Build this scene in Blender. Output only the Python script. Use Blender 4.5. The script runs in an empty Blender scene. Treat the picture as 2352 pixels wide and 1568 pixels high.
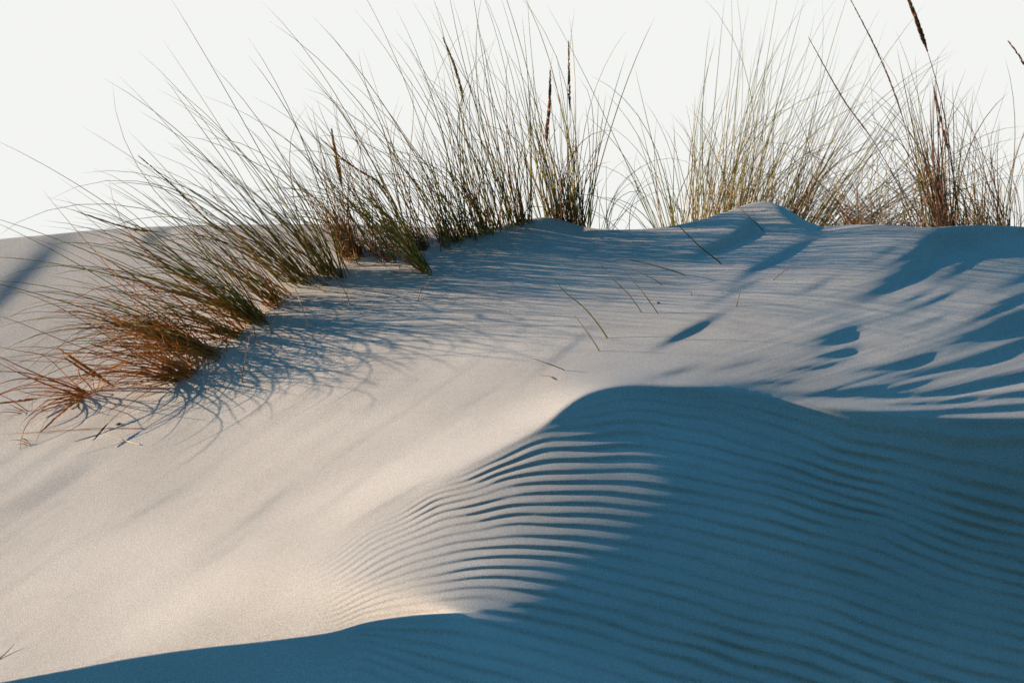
import bpy, math, random
import numpy as np
from mathutils import Vector

# ------------------------------------------------------------------ camera, sky, sun
scene = bpy.context.scene
COL = scene.collection
W0, H0 = 2352.0, 1568.0            # the drawing's working units
DIST = 16.0                        # metres to the middle of the dune face
F = 9400.0                         # focal length in working units
VH = 660.0                         # row of the camera's own level
PITCH = -math.atan((H0 / 2 - VH) / F)
CAM = np.array([0.0, -DIST, 0.0])

cd = bpy.data.cameras.new("camera")
cam = bpy.data.objects.new("camera", cd)
COL.objects.link(cam)
cam.location = CAM
cam.rotation_euler = (math.pi / 2 + PITCH, 0, 0)
cd.sensor_width = 36.0
cd.lens = 36.0 * F / W0
cd.clip_start = 0.1
cd.clip_end = 20000.0
cd.dof.use_dof = True
cd.dof.focus_distance = 16.6
cd.dof.aperture_fstop = 10.0
scene.camera = cam

EL = math.radians(13.3)            # sun height
AZ = math.radians(19.0)             # how far the sun stands behind the picture plane, on the left
SUN = np.array([-math.cos(EL) * math.cos(AZ), math.cos(EL) * math.sin(AZ), math.sin(EL)])
sd = bpy.data.lights.new("sun", "SUN")
sun = bpy.data.objects.new("sun", sd)
COL.objects.link(sun)
sd.energy = 5.0
sd.angle = math.radians(0.5)
sd.color = (1.0, 0.775, 0.555)
sun.rotation_euler = Vector(SUN).to_track_quat('Z', 'Y').to_euler()

world = bpy.data.worlds.new("World")
scene.world = world
world.use_nodes = True
wn = world.node_tree
wn.nodes.clear()
w_out = wn.nodes.new("ShaderNodeOutputWorld")
bg = wn.nodes.new("ShaderNodeBackground")
sky = wn.nodes.new("ShaderNodeTexSky")
sky.sky_type = 'NISHITA'
sky.sun_disc = False
sky.sun_elevation = EL
sky.sun_rotation = -math.pi / 2 + AZ
sky.air_density = 1.0
sky.dust_density = 0.0
sky.ozone_density = 4.0
tc = wn.nodes.new("ShaderNodeTexCoord")
sx = wn.nodes.new("ShaderNodeSeparateXYZ")
wn.links.new(tc.outputs['Generated'], sx.inputs[0])
mr = wn.nodes.new("ShaderNodeMapRange")      # low white haze band above the horizon
mr.interpolation_type = 'SMOOTHSTEP'
mr.inputs['From Min'].default_value = 0.07
mr.inputs['From Max'].default_value = 0.26
mr.inputs['To Min'].default_value = 1.0
mr.inputs['To Max'].default_value = 0.0
wn.links.new(sx.outputs['Z'], mr.inputs['Value'])
tint = wn.nodes.new("ShaderNodeMix")
tint.data_type = 'RGBA'
tint.blend_type = 'MULTIPLY'
tint.inputs['Factor'].default_value = 1.0
tint.inputs['B'].default_value = (0.38, 0.76, 0.71, 1)
wn.links.new(sky.outputs[0], tint.inputs['A'])
mx = wn.nodes.new("ShaderNodeMix")
mx.data_type = 'RGBA'
mx.inputs['B'].default_value = (4.02, 4.07, 3.96, 1)
mr2 = wn.nodes.new("ShaderNodeMapRange")     # the haze is bright on the far, seaward side only
mr2.interpolation_type = 'SMOOTHSTEP'
mr2.inputs['From Min'].default_value = -0.1
mr2.inputs['From Max'].default_value = 0.6
wn.links.new(sx.outputs['Y'], mr2.inputs['Value'])
hz = wn.nodes.new("ShaderNodeMath")
hz.operation = 'MULTIPLY'
wn.links.new(mr.outputs[0], hz.inputs[0])
wn.links.new(mr2.outputs[0], hz.inputs[1])
wn.links.new(hz.outputs[0], mx.inputs['Factor'])
gl = wn.nodes.new("ShaderNodeMapRange")      # the clear sky is brighter on the sunward, seaward side
gl.interpolation_type = 'SMOOTHSTEP'
gl.inputs['From Min'].default_value = -0.7
gl.inputs['From Max'].default_value = 0.8
gl.inputs['To Min'].default_value = 0.42
gl.inputs['To Max'].default_value = 2.1
wn.links.new(sx.outputs['Y'], gl.inputs['Value'])
gs = wn.nodes.new("ShaderNodeVectorMath")
gs.operation = 'SCALE'
wn.links.new(tint.outputs['Result'], gs.inputs[0])
wn.links.new(gl.outputs[0], gs.inputs['Scale'])
wn.links.new(gs.outputs[0], mx.inputs['A'])
wn.links.new(mx.outputs['Result'], bg.inputs['Color'])
bg.inputs['Strength'].default_value = 0.12
wn.links.new(bg.outputs[0], w_out.inputs[0])

scene.view_settings.view_transform = 'Standard'
scene.view_settings.look = 'None'
scene.view_settings.exposure = 0.90
scene.view_settings.gamma = 1.0

# ------------------------------------------------------------------ geometry of sight lines
cp, sp = math.cos(PITCH), math.sin(PITCH)
def ray_ab(u, v):
    """slope (right, up) per metre of depth of the sight line through a drawing position"""
    rx = (np.asarray(u, float) - W0 / 2) / F
    ru = (H0 / 2 - np.asarray(v, float)) / F
    ry = cp - ru * sp
    rz = sp + ru * cp
    return rx / ry, rz / ry

# ------------------------------------------------------------------ small numeric helpers
def tps(points, vals, U, V, smooth=0.0):
    P = np.array(points, float) / 1000.0
    n = len(P)
    def k(r2):
        return 0.5 * r2 * np.log(r2 + 1e-12)
    d2 = ((P[:, None] - P[None]) ** 2).sum(2)
    A = np.zeros((n + 3, n + 3))
    A[:n, :n] = k(d2) + smooth * np.eye(n)
    A[:n, n] = 1; A[:n, n + 1:] = P
    A[n, :n] = 1; A[n + 1:, :n] = P.T
    rhs = np.zeros(n + 3); rhs[:n] = vals
    c = np.linalg.solve(A, rhs)
    u = U / 1000.0; v = V / 1000.0
    out = c[n] + c[n + 1] * u + c[n + 2] * v
    for i in range(n):
        out = out + c[i] * k((u - P[i, 0]) ** 2 + (v - P[i, 1]) ** 2)
    return out

def smoothstep(x, a, b):
    t = np.clip((x - a) / (b - a), 0, 1)
    return t * t * (3 - 2 * t)

def catmull(pts, n=24):
    p = np.array(pts, float)
    p = np.vstack([2 * p[0] - p[1], p, 2 * p[-1] - p[-2]])
    out = []
    for i in range(1, len(p) - 2):
        t = np.linspace(0, 1, n, endpoint=False)[:, None]
        a, b, c, d = p[i - 1], p[i], p[i + 1], p[i + 2]
        out.append(0.5 * ((2 * b) + (-a + c) * t + (2 * a - 5 * b + 4 * c - d) * t * t + (-a + 3 * b - 3 * c + d) * t ** 3))
    out.append(p[-2][None])
    return np.vstack(out)

def curve_y(pts, u):
    c = catmull(pts, 12)
    o = np.argsort(c[:, 0], kind='stable')
    return np.interp(u, c[o, 0], c[o, 1])

def value_noise(x, y, seed=0):
    xi = np.floor(x).astype(np.int64); yi = np.floor(y).astype(np.int64)
    fx = x - xi; fy = y - yi
    fx = fx * fx * fx * (fx * (fx * 6 - 15) + 10); fy = fy * fy * fy * (fy * (fy * 6 - 15) + 10)
    def h(a, b):
        n = (a * 374761393 + b * 668265263 + seed * 1442695041) & 0xffffffff
        n = ((n ^ (n >> 13)) * 1274126177) & 0xffffffff
        n = n ^ (n >> 16)
        return (n & 0xffff) / 32767.5 - 1.0
    return ((h(xi, yi) * (1 - fx) + h(xi + 1, yi) * fx) * (1 - fy)
            + (h(xi, yi + 1) * (1 - fx) + h(xi + 1, yi + 1) * fx) * fy)

# ------------------------------------------------------------------ dune: outline curves
SKY = [(-420, 600), (-200, 572), (0, 549), (100, 540), (200, 530), (300, 523), (450, 518), (700, 515), (900, 519), (1040, 524),
       (1120, 524), (1170, 514), (1210, 504), (1255, 499), (1300, 508), (1340, 520), (1380, 526), (1450, 527), (1530, 521), (1600, 507),
       (1660, 489), (1710, 471), (1752, 463), (1795, 474), (1850, 506), (1890, 520), (1950, 516), (2050, 517), (2130, 522),
       (2230, 517), (2300, 518), (2352, 521), (2500, 530), (2780, 560)]
BRINK1 = [(-420, 1640), (-200, 1606), (0, 1566), (150, 1538), (300, 1510), (450, 1488), (600, 1472), (750, 1452), (850, 1426), (950, 1412), (1080, 1404), (1130, 1394),
          (1240, 1390), (1400, 1392), (1700, 1430), (2400, 1600), (2780, 1720)]
CREST2 = [(-420, 1800), (0, 1640), (300, 1500), (500, 1400), (700, 1275), (900, 1160), (1050, 1082), (1160, 1026), (1240, 982), (1300, 934), (1345, 906),
          (1395, 890), (1450, 884), (1530, 886), (1640, 891), (1740, 908), (1850, 930), (2000, 946), (2150, 957), (2300, 963), (2500, 964), (2780, 960)]

# wanted facing-to-the-sun (cosine) at places of the dune: above the second crest
A_PTS = [  # left back mound
 (-300,650,.16),(-300,900,.26),(-300,1200,.40),(-300,1500,.44),
 (0,560,.22),(0,800,.28),(0,950,.32),(0,1100,.38),(0,1300,.44),(0,1500,.42),
 (200,560,.22),(200,750,.30),(200,950,.36),(200,1150,.44),(200,1350,.44),
 (450,540,.20),(450,700,.32),(450,950,.42),(450,1150,.48),(450,1350,.47),
 (700,540,.16),(700,700,.32),(700,900,.46),(700,1100,.52),
 (950,540,.14),(950,650,.30),(950,800,.44),(950,950,.50),(900,1100,.54),
 (1150,560,.14),(1150,650,.30),(1150,800,.44),(1150,950,.50),
 (1260,520,.02),(1350,560,.16),(1350,650,.32),(1350,750,.40),(1350,870,.46),
 (1500,530,.14),(1550,580,.24),(1550,680,.32),(1550,750,.34),(1550,860,.36),
 (1660,520,.16),(1700,620,.28),(1700,740,.26),(1700,840,.28),
 (1800,480,-.04),(1850,560,.24),(1850,660,.24),(1850,760,.20),(1850,850,.24),
 (2000,560,.20),(2000,650,.19),(2000,750,.21),(2000,840,.20),(2000,900,.20),
 (2150,560,.10),(2180,640,.17),(2180,740,.18),(2180,840,.18),(2180,920,.17),
 (2330,560,.08),(2330,640,.15),(2330,740,.15),(2330,840,.16),(2330,930,.14),
 (2650,600,.06),(2650,800,.12),(2650,950,.1)]
B_PTS = [(-300,1800,.45),(300,1500,.41),(600,1420,.40),(500,1450,.40),(800,1340,.35),(800,1250,.45),(900,1200,.40),(950,1350,.25),
 (1000,1120,.34),(1100,1300,.22),(1050,1200,.27),(1100,1380,.0),(1000,1388,.06),(900,1400,.16),(1060,1392,.02),(1150,1080,.20),(1200,1200,.14),(1200,1350,.04),
 (1200,1010,.12),(1300,1100,.08),(1300,1300,.02),(1350,1200,.045),(1400,1100,.04),(1450,1200,.0),(1400,1300,-.03),(1350,1370,-.05),
 (1300,1000,.03),(1450,1030,.02),(1300,955,-.20),(1450,940,-.26),(1400,915,-.30),(1560,910,-.28),(1700,925,-.26),(1150,1386,.0),(1250,1388,-.08),(1540,1100,-.03),(1600,1030,-.10),(1580,960,-.22),(1650,1150,-.09),(1600,1250,-.09),(1540,1320,-.10),
 (1700,960,-.20),(1850,980,-.12),(2000,1000,-.12),(2200,1010,-.12),(1800,1100,-.22),(2000,1200,-.24),(1800,1350,-.24),(2100,1400,-.26),
 (2300,1050,-.18),(2300,1200,-.26),(2300,1500,-.26),(1500,1500,-.24),(1300,1500,-.22),(2600,1100,-.26),(2600,1600,-.25),(1800,1800,-.25)]
C_PTS = [(-300,1700,-.22),(300,1560,-.20),(700,1520,-.18),(1000,1480,-.16),(1200,1450,-.16),(1500,1550,-.22),(2000,1650,-.24),(2600,1800,-.25),(700,1800,-.22),(1500,1800,-.24)]

# troughs and humps of the face: (amount, half width up, half width down, taper start, taper end, path)
STROKES = [
 (-.95, 12, 8, .35, .1, [(1556,594),(1600,586),(1640,573),(1686,554),(1716,530),(1724,502)]),
 (-.50, 13, 9, .4, .2, [(1764,478),(1800,496),(1850,518),(1890,526)]),
 (-.50, 11, 8, .5, .3, [(1600,690),(1676,655),(1726,625),(1776,599),(1841,565),(1880,546),(1926,527)]),
 (-.52, 9, 6, .6, .7, [(1470,812),(1526,790),(1576,765),(1626,740),(1665,719),(1700,698)]),
 (-.62, 20, 12, .4, .0, [(1860,735),(1926,713),(1976,694),(2026,668),(2076,638),(2121,602),(2145,565),(2190,542),(2260,534),(2352,534),(2600,548)]),
 (-.26, 20, 12, .4, .2, [(2073,640),(2140,590),(2200,560),(2300,552),(2400,560)]),
 (-.32, 9, 6, .6, .3, [(2110,664),(2154,646),(2193,628),(2236,602),(2250,590)]),
 (-.36, 13, 8, .5, .0, [(2200,700),(2260,680),(2352,640),(2500,600),(2650,580)]),
 (-.28, 8, 5, .5, .0, [(2180,735),(2263,712),(2352,680),(2500,650)]),
 (-.44, 14, 6, .6, .45, [(1800,805),(1850,797),(1900,787),(1950,770),(1985,755),(2003,745)]),
 (-.46, 7, 4, .5, .4, [(1846,825),(1912,816),(1960,806),(1995,797)]),
 (-.42, 13, 7, .5, .0, [(2100,800),(2176,786),(2263,762),(2352,728),(2500,690)]),
 (-.36, 6, 4, .6, .4, [(1990,842),(2040,837),(2100,827),(2170,808)]),
 (-.30, 11, 6, .7, .0, [(1890,879),(1936,875),(2076,862),(2176,847),(2276,820),(2352,790),(2500,745)]),
 (-.24, 3.5, 3, .5, .4, [(1640,880),(1700,878),(1771,878),(1840,878),(1890,874)]),
 (-.28, 5, 4, .5, .3, [(1740,893),(1810,901),(1876,904),(1976,897),(2076,887),(2166,868)]),
 (-.26, 7, 4, .5, .0, [(1720,900),(1800,912),(1876,919),(1950,917),(2026,912),(2176,902),(2276,880),(2352,863),(2500,830)]),
 (-.22, 6, 4, .4, .0, [(1800,915),(1900,927),(1976,929),(2101,927),(2226,916),(2352,902),(2500,885)]),
 (-.20, 5, 4, .4, .0, [(1850,935),(1926,943),(2076,948),(2226,940),(2352,931),(2500,915)]),
 (.20, 3, 3, .4, .0, [(1640,887),(1740,900),(1850,917),(1960,921),(2100,918),(2240,902),(2352,886),(2500,870)]),
 (.16, 3, 3, .4, .0, [(1650,893),(1760,912),(1850,925),(2000,936),(2150,936),(2352,920),(2500,905)]),
 (.18, 3, 3, .4, .0, [(1700,903),(1800,926),(1900,940),(2000,951),(2150,955),(2352,950),(2500,940)]),
 (.14, 2.5, 2.5, .4, .3, [(1620,889),(1700,903),(1800,930),(1900,952),(2000,966),(2100,972)]),
 (-.14, 5, 4, .5, .4, [(1982,523),(2050,528),(2123,526)]),
 (-.33, 28, 24, .3, .2, [(262,530),(200,540),(150,552),(120,572),(88,602),(35,648),(0,681),(-80,740),(-300,840)]),
 (-.40, 14, 11, .4, .3, [(410,528),(370,538),(335,553),(315,566)]),
 (-.17, 24, 20, .4, .0, [(255,1010),(175,1085),(100,1130),(0,1180),(-150,1230)]),
 (-.13, 10, 8, .6, .5, [(560,1010),(450,1110),(300,1190),(100,1310)]),
 (-.12, 8, 6, .6, .6, [(740,1035),(600,1175),(450,1270),(380,1310)]),
 (-.12, 8, 6, .6, .6, [(900,1020),(725,1105),(600,1190)]),
 (-.14, 9, 7, .6, .6, [(1262,818),(1157,881),(1051,941),(946,1001)]),
 (-.11, 6, 5, .6, .6, [(1150,930),(1040,995),(930,1060),(820,1130)]),
 (-.16, 3.5, 2.5, .6, .3, [(1200,1000),(1100,1048),(1000,1095),(900,1150),(800,1210),(720,1262)]),
 (-.13, 3, 2.5, .6, .5, [(1180,1026),(1060,1075),(960,1122),(860,1180),(740,1255)]),
 (-.05, 12, 12, .6, .6, [(0,1345),(150,1352),(300,1350)]),
 (-.06, 14, 12, .3, .6, [(-100,1400),(0,1440),(80,1470)]),
 (-.12, 8, 6, .5, .6, [(1420,700),(1340,770),(1240,850),(1150,920)]),
 (-.12, 10, 8, .5, .5, [(700,1120),(560,1230),(420,1320),(260,1400)]),
 (-.10, 7, 5, .5, .5, [(1000,985),(880,1065),(760,1150),(640,1230)]),
 (.08, 8, 6, .5, .5, [(1180,905),(1040,990),(900,1080),(760,1170)]),
 (-.20, 6, 5, .6, .5, [(1930,620),(2000,596),(2060,566),(2110,545)]),
 (-.24, 7, 4, .6, .5, [(1760,700),(1840,676),(1910,640),(1960,610)]),
 (-.20, 5, 4, .6, .5, [(1990,720),(2060,702),(2130,672),(2180,650)]),
 (-.22, 5, 4, .6, .4, [(2010,766),(2090,752),(2160,730),(2210,705)]),
 (-.20, 4, 3, .6, .4, [(1720,850),(1800,848),(1880,842),(1960,828)]),
 (-.30, 6, 4, .6, .3, [(1930,752),(2020,735),(2110,706),(2190,672),(2250,640)]),
 (-.30, 5, 4, .6, .2, [(2040,790),(2130,775),(2220,745),(2300,710),(2380,670)]),
 (-.26, 4, 3, .6, .3, [(1850,858),(1950,852),(2050,842),(2130,828)]),
 (-.30, 6, 4, .5, .0, [(2060,822),(2150,812),(2250,785),(2352,752),(2500,700)]),
 (-.28, 5, 4, .6, .3, [(1960,640),(2040,610),(2090,585),(2130,560)]),
 (-.26, 6, 4, .6, .3, [(2200,612),(2280,590),(2352,578),(2450,572)]),
 (-.30, 7, 4, .6, .4, [(1560,728),(1640,694),(1720,656),(1790,628)]),
 (-.24, 4, 3, .6, .5, [(1560,862),(1640,850),(1720,832),(1800,820)]),
 (.10, 8, 8, .5, .5, [(1490,860),(1560,868),(1640,876)]),
 (-.20, 8, 4, .5, .5, [(1440,878),(1500,868),(1580,850),(1640,832)]),
 (-.5, 16, 12, .4, .3, [(1205,515),(1255,510),(1300,520),(1350,530)]),
]

def build_field(step, start=None, tether=None):
    us = np.arange(-384, 2737, step, dtype=float)
    vs = np.arange(384, 1921, step, dtype=float)
    U, V = np.meshgrid(us, vs)
    A = np.array(A_PTS); B = np.array(B_PTS); C = np.array(C_PTS)
    TA = np.clip(tps(A[:, :2], A[:, 2], U, V, 2e-3), -.1, .6)
    TB = np.clip(tps(B[:, :2], B[:, 2], U, V, 1e-3), -.34, .5)
    TC = np.clip(tps(C[:, :2], C[:, 2], U, V, 1e-3), -.3, -.1)
    c2 = curve_y(CREST2, U); b1 = curve_y(BRINK1, U)
    s = max(step * 0.8, 4.0)
    mB = smoothstep(V - c2, -s, s)
    mC = smoothstep(V - b1, -s, s)
    for (am, wu, wd, ta, te, path) in STROKES:
        if path[0][0] > 1480 and am < -.2:
            am *= .72; wu *= 1.35; wd *= .9; ta = min(.8, ta + .15)
        c = catmull(path, 10)
        d2 = np.full(U.shape, 1e9); side = np.zeros(U.shape); prm = np.zeros(U.shape)
        lo, hi = c.min(0) - 90, c.max(0) + 90
        sel = (U > lo[0]) & (U < hi[0]) & (V > lo[1]) & (V < hi[1])
        if not sel.any():
            continue
        pu, pv = U[sel], V[sel]
        bd = np.full(pu.shape, 1e9); bs = np.zeros(pu.shape); bp = np.zeros(pu.shape)
        seg = np.diff(c, axis=0); L = np.hypot(seg[:, 0], seg[:, 1]); cum = np.concatenate([[0], np.cumsum(L)])
        for i in range(len(seg)):
            t = np.clip(((pu - c[i, 0]) * seg[i, 0] + (pv - c[i, 1]) * seg[i, 1]) / (L[i] ** 2 + 1e-9), 0, 1)
            qx = pu - c[i, 0] - t * seg[i, 0]; qy = pv - c[i, 1] - t * seg[i, 1]
            d = np.hypot(qx, qy)
            m = d < bd
            bd[m] = d[m]; bs[m] = qy[m]; bp[m] = ((cum[i] + t * L[i]) / cum[-1])[m]
        env = np.ones_like(bp)
        if ta > 0: env *= smoothstep(bp, -0.02, ta)
        if te > 0: env *= smoothstep(1 - bp, -0.02, te)
        w = np.where(bs < 0, wu, wd)
        w = np.maximum(w, step * 0.7)
        g = np.exp(-(bd / w) ** 2 * 0.9) * env
        a = am * g
        TA[sel] += a
        if am > 0: TB[sel] += a
    TA = TA * (1 + .26 * smoothstep(U, 1400, 1800))
    T = TA * (1 - mB) + TB * mB
    T = T * (1 - mC) + TC * mC
    a, b = ray_ab(U, V)
    h = step / F
    # prior gradients: ordinary dune slope
    gb = 2.05 + (0.35 + .5 * smoothstep(U, 1300, 1700)) * smoothstep(760 - V, 0, 260)
    ga = np.zeros_like(U)
    if start is None:
        X = np.cumsum(np.full_like(U, 0.0), axis=1) - 2.25 * (V - VH) / F
    else:
        (us0, vs0, X0) = start
        X = sample(us0, vs0, X0, U, V)
    Lx, Ly, Lz = SUN
    def Dx(X):
        return (X[:, 1:] - X[:, :-1]) / h
    def DxT(g):
        o = np.zeros((g.shape[0], g.shape[1] + 1)); o[:, 1:] += g; o[:, :-1] -= g; return o / h
    def Db(X):          # up is minus v
        return (X[:-1] - X[1:]) / h
    def DbT(g):
        o = np.zeros((g.shape[0] + 1, g.shape[1])); o[:-1] += g; o[1:] -= g; return o / h
    def cen(X):
        """cell-centred gradient"""
        gx = Dx(X); gx = 0.5 * (gx[1:] + gx[:-1])
        gb_ = Db(X); gb_ = 0.5 * (gb_[:, 1:] + gb_[:, :-1])
        return gx, gb_
    def cenT(gx, gb_):
        t = np.zeros((gx.shape[0] + 1, gx.shape[1])); t[1:] += .5 * gx; t[:-1] += .5 * gx
        s_ = np.zeros((gb_.shape[0], gb_.shape[1] + 1)); s_[:, 1:] += .5 * gb_; s_[:, :-1] += .5 * gb_
        return DxT(t) + DbT(s_)
    def avg(X): return .25 * (X[1:, 1:] + X[:-1, 1:] + X[1:, :-1] + X[:-1, :-1])
    ac, bc, Tc, gbc = avg(a), avg(b), avg(T), avg(gb)
    ca = Lx - ac * Ly; cb = Lz - bc * Ly
    w1 = np.where(Tc > 0, 1.0, 0.9)
    Uc, Vc = avg(U), avg(V)
    left = 1 - smoothstep(Uc, 1040, 1110)
    cutb = Vc - curve_y(BRINK1, Uc)
    if tether is None:      # far sheet: nothing known in front of the near brink
        w1 = w1 * (1 - left * smoothstep(cutb, -4, 4))
        tw, tx = 0.0, 0.0
    else:                   # near ridge: its own sheet left of the join
        w1 = w1 * (1 - left * smoothstep(-cutb, -4, 4))
        tx = sample(tether[0], tether[1], tether[2], U, V)
        tw = 0.5 * (F / step) ** 2 * smoothstep(U, 1040, 1110)
    wa = 0.010
    wb = 0.055 + 0.145 * (1 - smoothstep(avg(U), 1200, 1650)) * (1 - smoothstep(avg(V - c2), -140, 0))
    wl = 0.004 * (step / F) ** 2 * 2.0
    def lap(X):
        o = np.zeros_like(X)
        o[1:-1] += X[2:] - 2 * X[1:-1] + X[:-2]
        o[:, 1:-1] += X[:, 2:] - 2 * X[:, 1:-1] + X[:, :-2]
        return o / h ** 2
    def lapT(Y):
        o = np.zeros_like(Y); Y = Y / h ** 2
        o[2:] += Y[1:-1]; o[1:-1] -= 2 * Y[1:-1]; o[:-2] += Y[1:-1]
        o[:, 2:] += Y[:, 1:-1]; o[:, 1:-1] -= 2 * Y[:, 1:-1]; o[:, :-2] += Y[:, 1:-1]
        return o
    def op(X):
        gx, gy = cen(X)
        r = w1 * (ca * gx + cb * gy)
        o = cenT(r * ca + wa * gx, r * cb + wb * gy)
        o += wl * lapT(lap(X))
        # staggered gradient keeps the checkerboard down
        o += 0.002 * (DxT(Dx(X)) + DbT(Db(X)))
        return o + 1e-6 * X + tw * X
    iters = {48: 500, 24: 300, 12: 220, 6: 160}.get(step, 200)
    for outer in range(3 if step > 6 else 2):
        gx, gy = cen(X)
        gyc = np.clip(gy, 1.0, 4.0)
        nrm = np.sqrt(gx ** 2 + (1 + ac * gx + bc * gyc) ** 2 + gyc ** 2)
        f = Tc * np.clip(nrm, 1.4, 4.5) + Ly
        rhs = cenT(w1 * f * ca, w1 * f * cb + wb * gbc) 
        rhs += 0.002 * DbT(np.full((X.shape[0] - 1, X.shape[1]), 2.3))
        rhs += tw * tx
        r = rhs - op(X); p = r.copy(); rs = (r * r).sum()
        for it in range(iters):
            Ap = op(p); al = rs / (p * Ap).sum()
            X = X + al * p; r = r - al * Ap
            rn = (r * r).sum(); p = r + rn / rs * p; rs = rn
    return us, vs, X

def sample(us, vs, X, U, V):
    """bicubic (Catmull-Rom) lookup"""
    st = us[1] - us[0]
    fx = np.clip((U - us[0]) / st, 1, len(us) - 2.001); fy = np.clip((V - vs[0]) / st, 1, len(vs) - 2.001)
    ix = np.floor(fx).astype(int); iy = np.floor(fy).astype(int)
    tx = fx - ix; ty = fy - iy
    def wts(t):
        return [(-t + 2 * t * t - t ** 3) / 2, (2 - 5 * t * t + 3 * t ** 3) / 2, (t + 4 * t * t - 3 * t ** 3) / 2, (-t * t + t ** 3) / 2]
    wx, wy = wts(tx), wts(ty)
    o = 0
    for j in range(4):
        row = 0
        for i in range(4):
            row = row + wx[i] * X[np.clip(iy + j - 1, 0, len(vs) - 1), np.clip(ix + i - 1, 0, len(us) - 1)]
        o = o + wy[j] * row
    return o

field = None
for st in (48, 24, 12, 6):
    field = build_field(st, field)
us_, vs_, TAU = field
TAU = TAU - sample(us_, vs_, TAU, np.array([1250.0]), np.array([1000.0]))[0]
field2 = (us_, vs_, TAU)
for st in (48, 24, 12, 6):
    field2 = build_field(st, field2, (us_, vs_, TAU))
TAU2 = field2[2]

# ------------------------------------------------------------------ wind ripples
RIP = {
 -5.2: [(1500,868),(1640,884),(1900,930),(2100,953),(2352,962),(2600,960)],
 -4.0: [(1640,896),(1750,922),(1900,960),(2100,1000),(2352,1032),(2600,1050)],
 -2.6: [(1360,928),(1430,912),(1520,914),(1620,926),(1726,955),(1926,1019),(2176,1084),(2352,1120),(2600,1170)],
 0: [(640,1310),(760,1238),(900,1158),(1050,1086),(1150,1036),(1240,994),(1400,975),(1550,985),(1700,1022),(1900,1085),(2100,1140),(2352,1208),(2600,1270)],
 4: [(560,1400),(700,1320),(850,1226),(1000,1152),(1150,1105),(1300,1085),(1400,1084),(1550,1096),(1776,1144),(2026,1214),(2352,1322),(2600,1400)],
 8: [(650,1400),(800,1318),(950,1240),(1100,1202),(1250,1187),(1400,1192),(1550,1215),(1776,1272),(2026,1347),(2352,1445),(2600,1520)],
 12: [(500,1480),(700,1410),(850,1350),(1000,1304),(1150,1282),(1300,1290),(1450,1325),(1700,1392),(2000,1476),(2352,1575)],
 16: [(780,1436),(950,1390),(1080,1376),(1176,1386),(1376,1432),(1626,1500),(1876,1575),(2200,1690)],
 20: [(600,1478),(800,1462),(900,1470),(1100,1510),(1300,1565),(1500,1625),(1900,1760)],
 25: [(300,1512),(500,1520),(700,1560),(900,1620),(1200,1720)],
 31: [(0,1570),(200,1590),(400,1640),(700,1740)],
}
pts, vals = [], []
for k, p in RIP.items():
    for q in p:
        pts.append(q); vals.append(float(k))
Ug, Vg = np.meshgrid(us_, vs_)
PHI = tps(pts, vals, Ug, Vg, 2e-4)

def mesh_obj(name, verts, faces, mat, parent=None, smooth=True):
    verts = np.asarray(verts, dtype=np.float32).reshape(-1, 3)
    faces = np.asarray(faces, dtype=np.int32)
    me = bpy.data.meshes.new(name)
    me.vertices.add(len(verts)); me.vertices.foreach_set("co", verts.ravel())
    k = faces.shape[1]
    me.loops.add(faces.size); me.loops.foreach_set("vertex_index", faces.ravel())
    me.polygons.add(len(faces)); me.polygons.foreach_set("loop_start", np.arange(0, faces.size, k, dtype=np.int32))
    if smooth: me.polygons.foreach_set("use_smooth", np.ones(len(faces), dtype=bool))
    me.update(calc_edges=True); me.validate()
    o = bpy.data.objects.new(name, me)
    COL.objects.link(o)
    me.materials.append(mat)
    if parent: o.parent = parent
    return o

# ------------------------------------------------------------------ materials
def new_mat(name):
    m = bpy.data.materials.new(name); m.use_nodes = True
    nt = m.node_tree; nt.nodes.clear()
    out = nt.nodes.new("ShaderNodeOutputMaterial")
    p = nt.nodes.new("ShaderNodeBsdfPrincipled")
    nt.links.new(p.outputs[0], out.inputs[0])
    return m, nt, p, out

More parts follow.
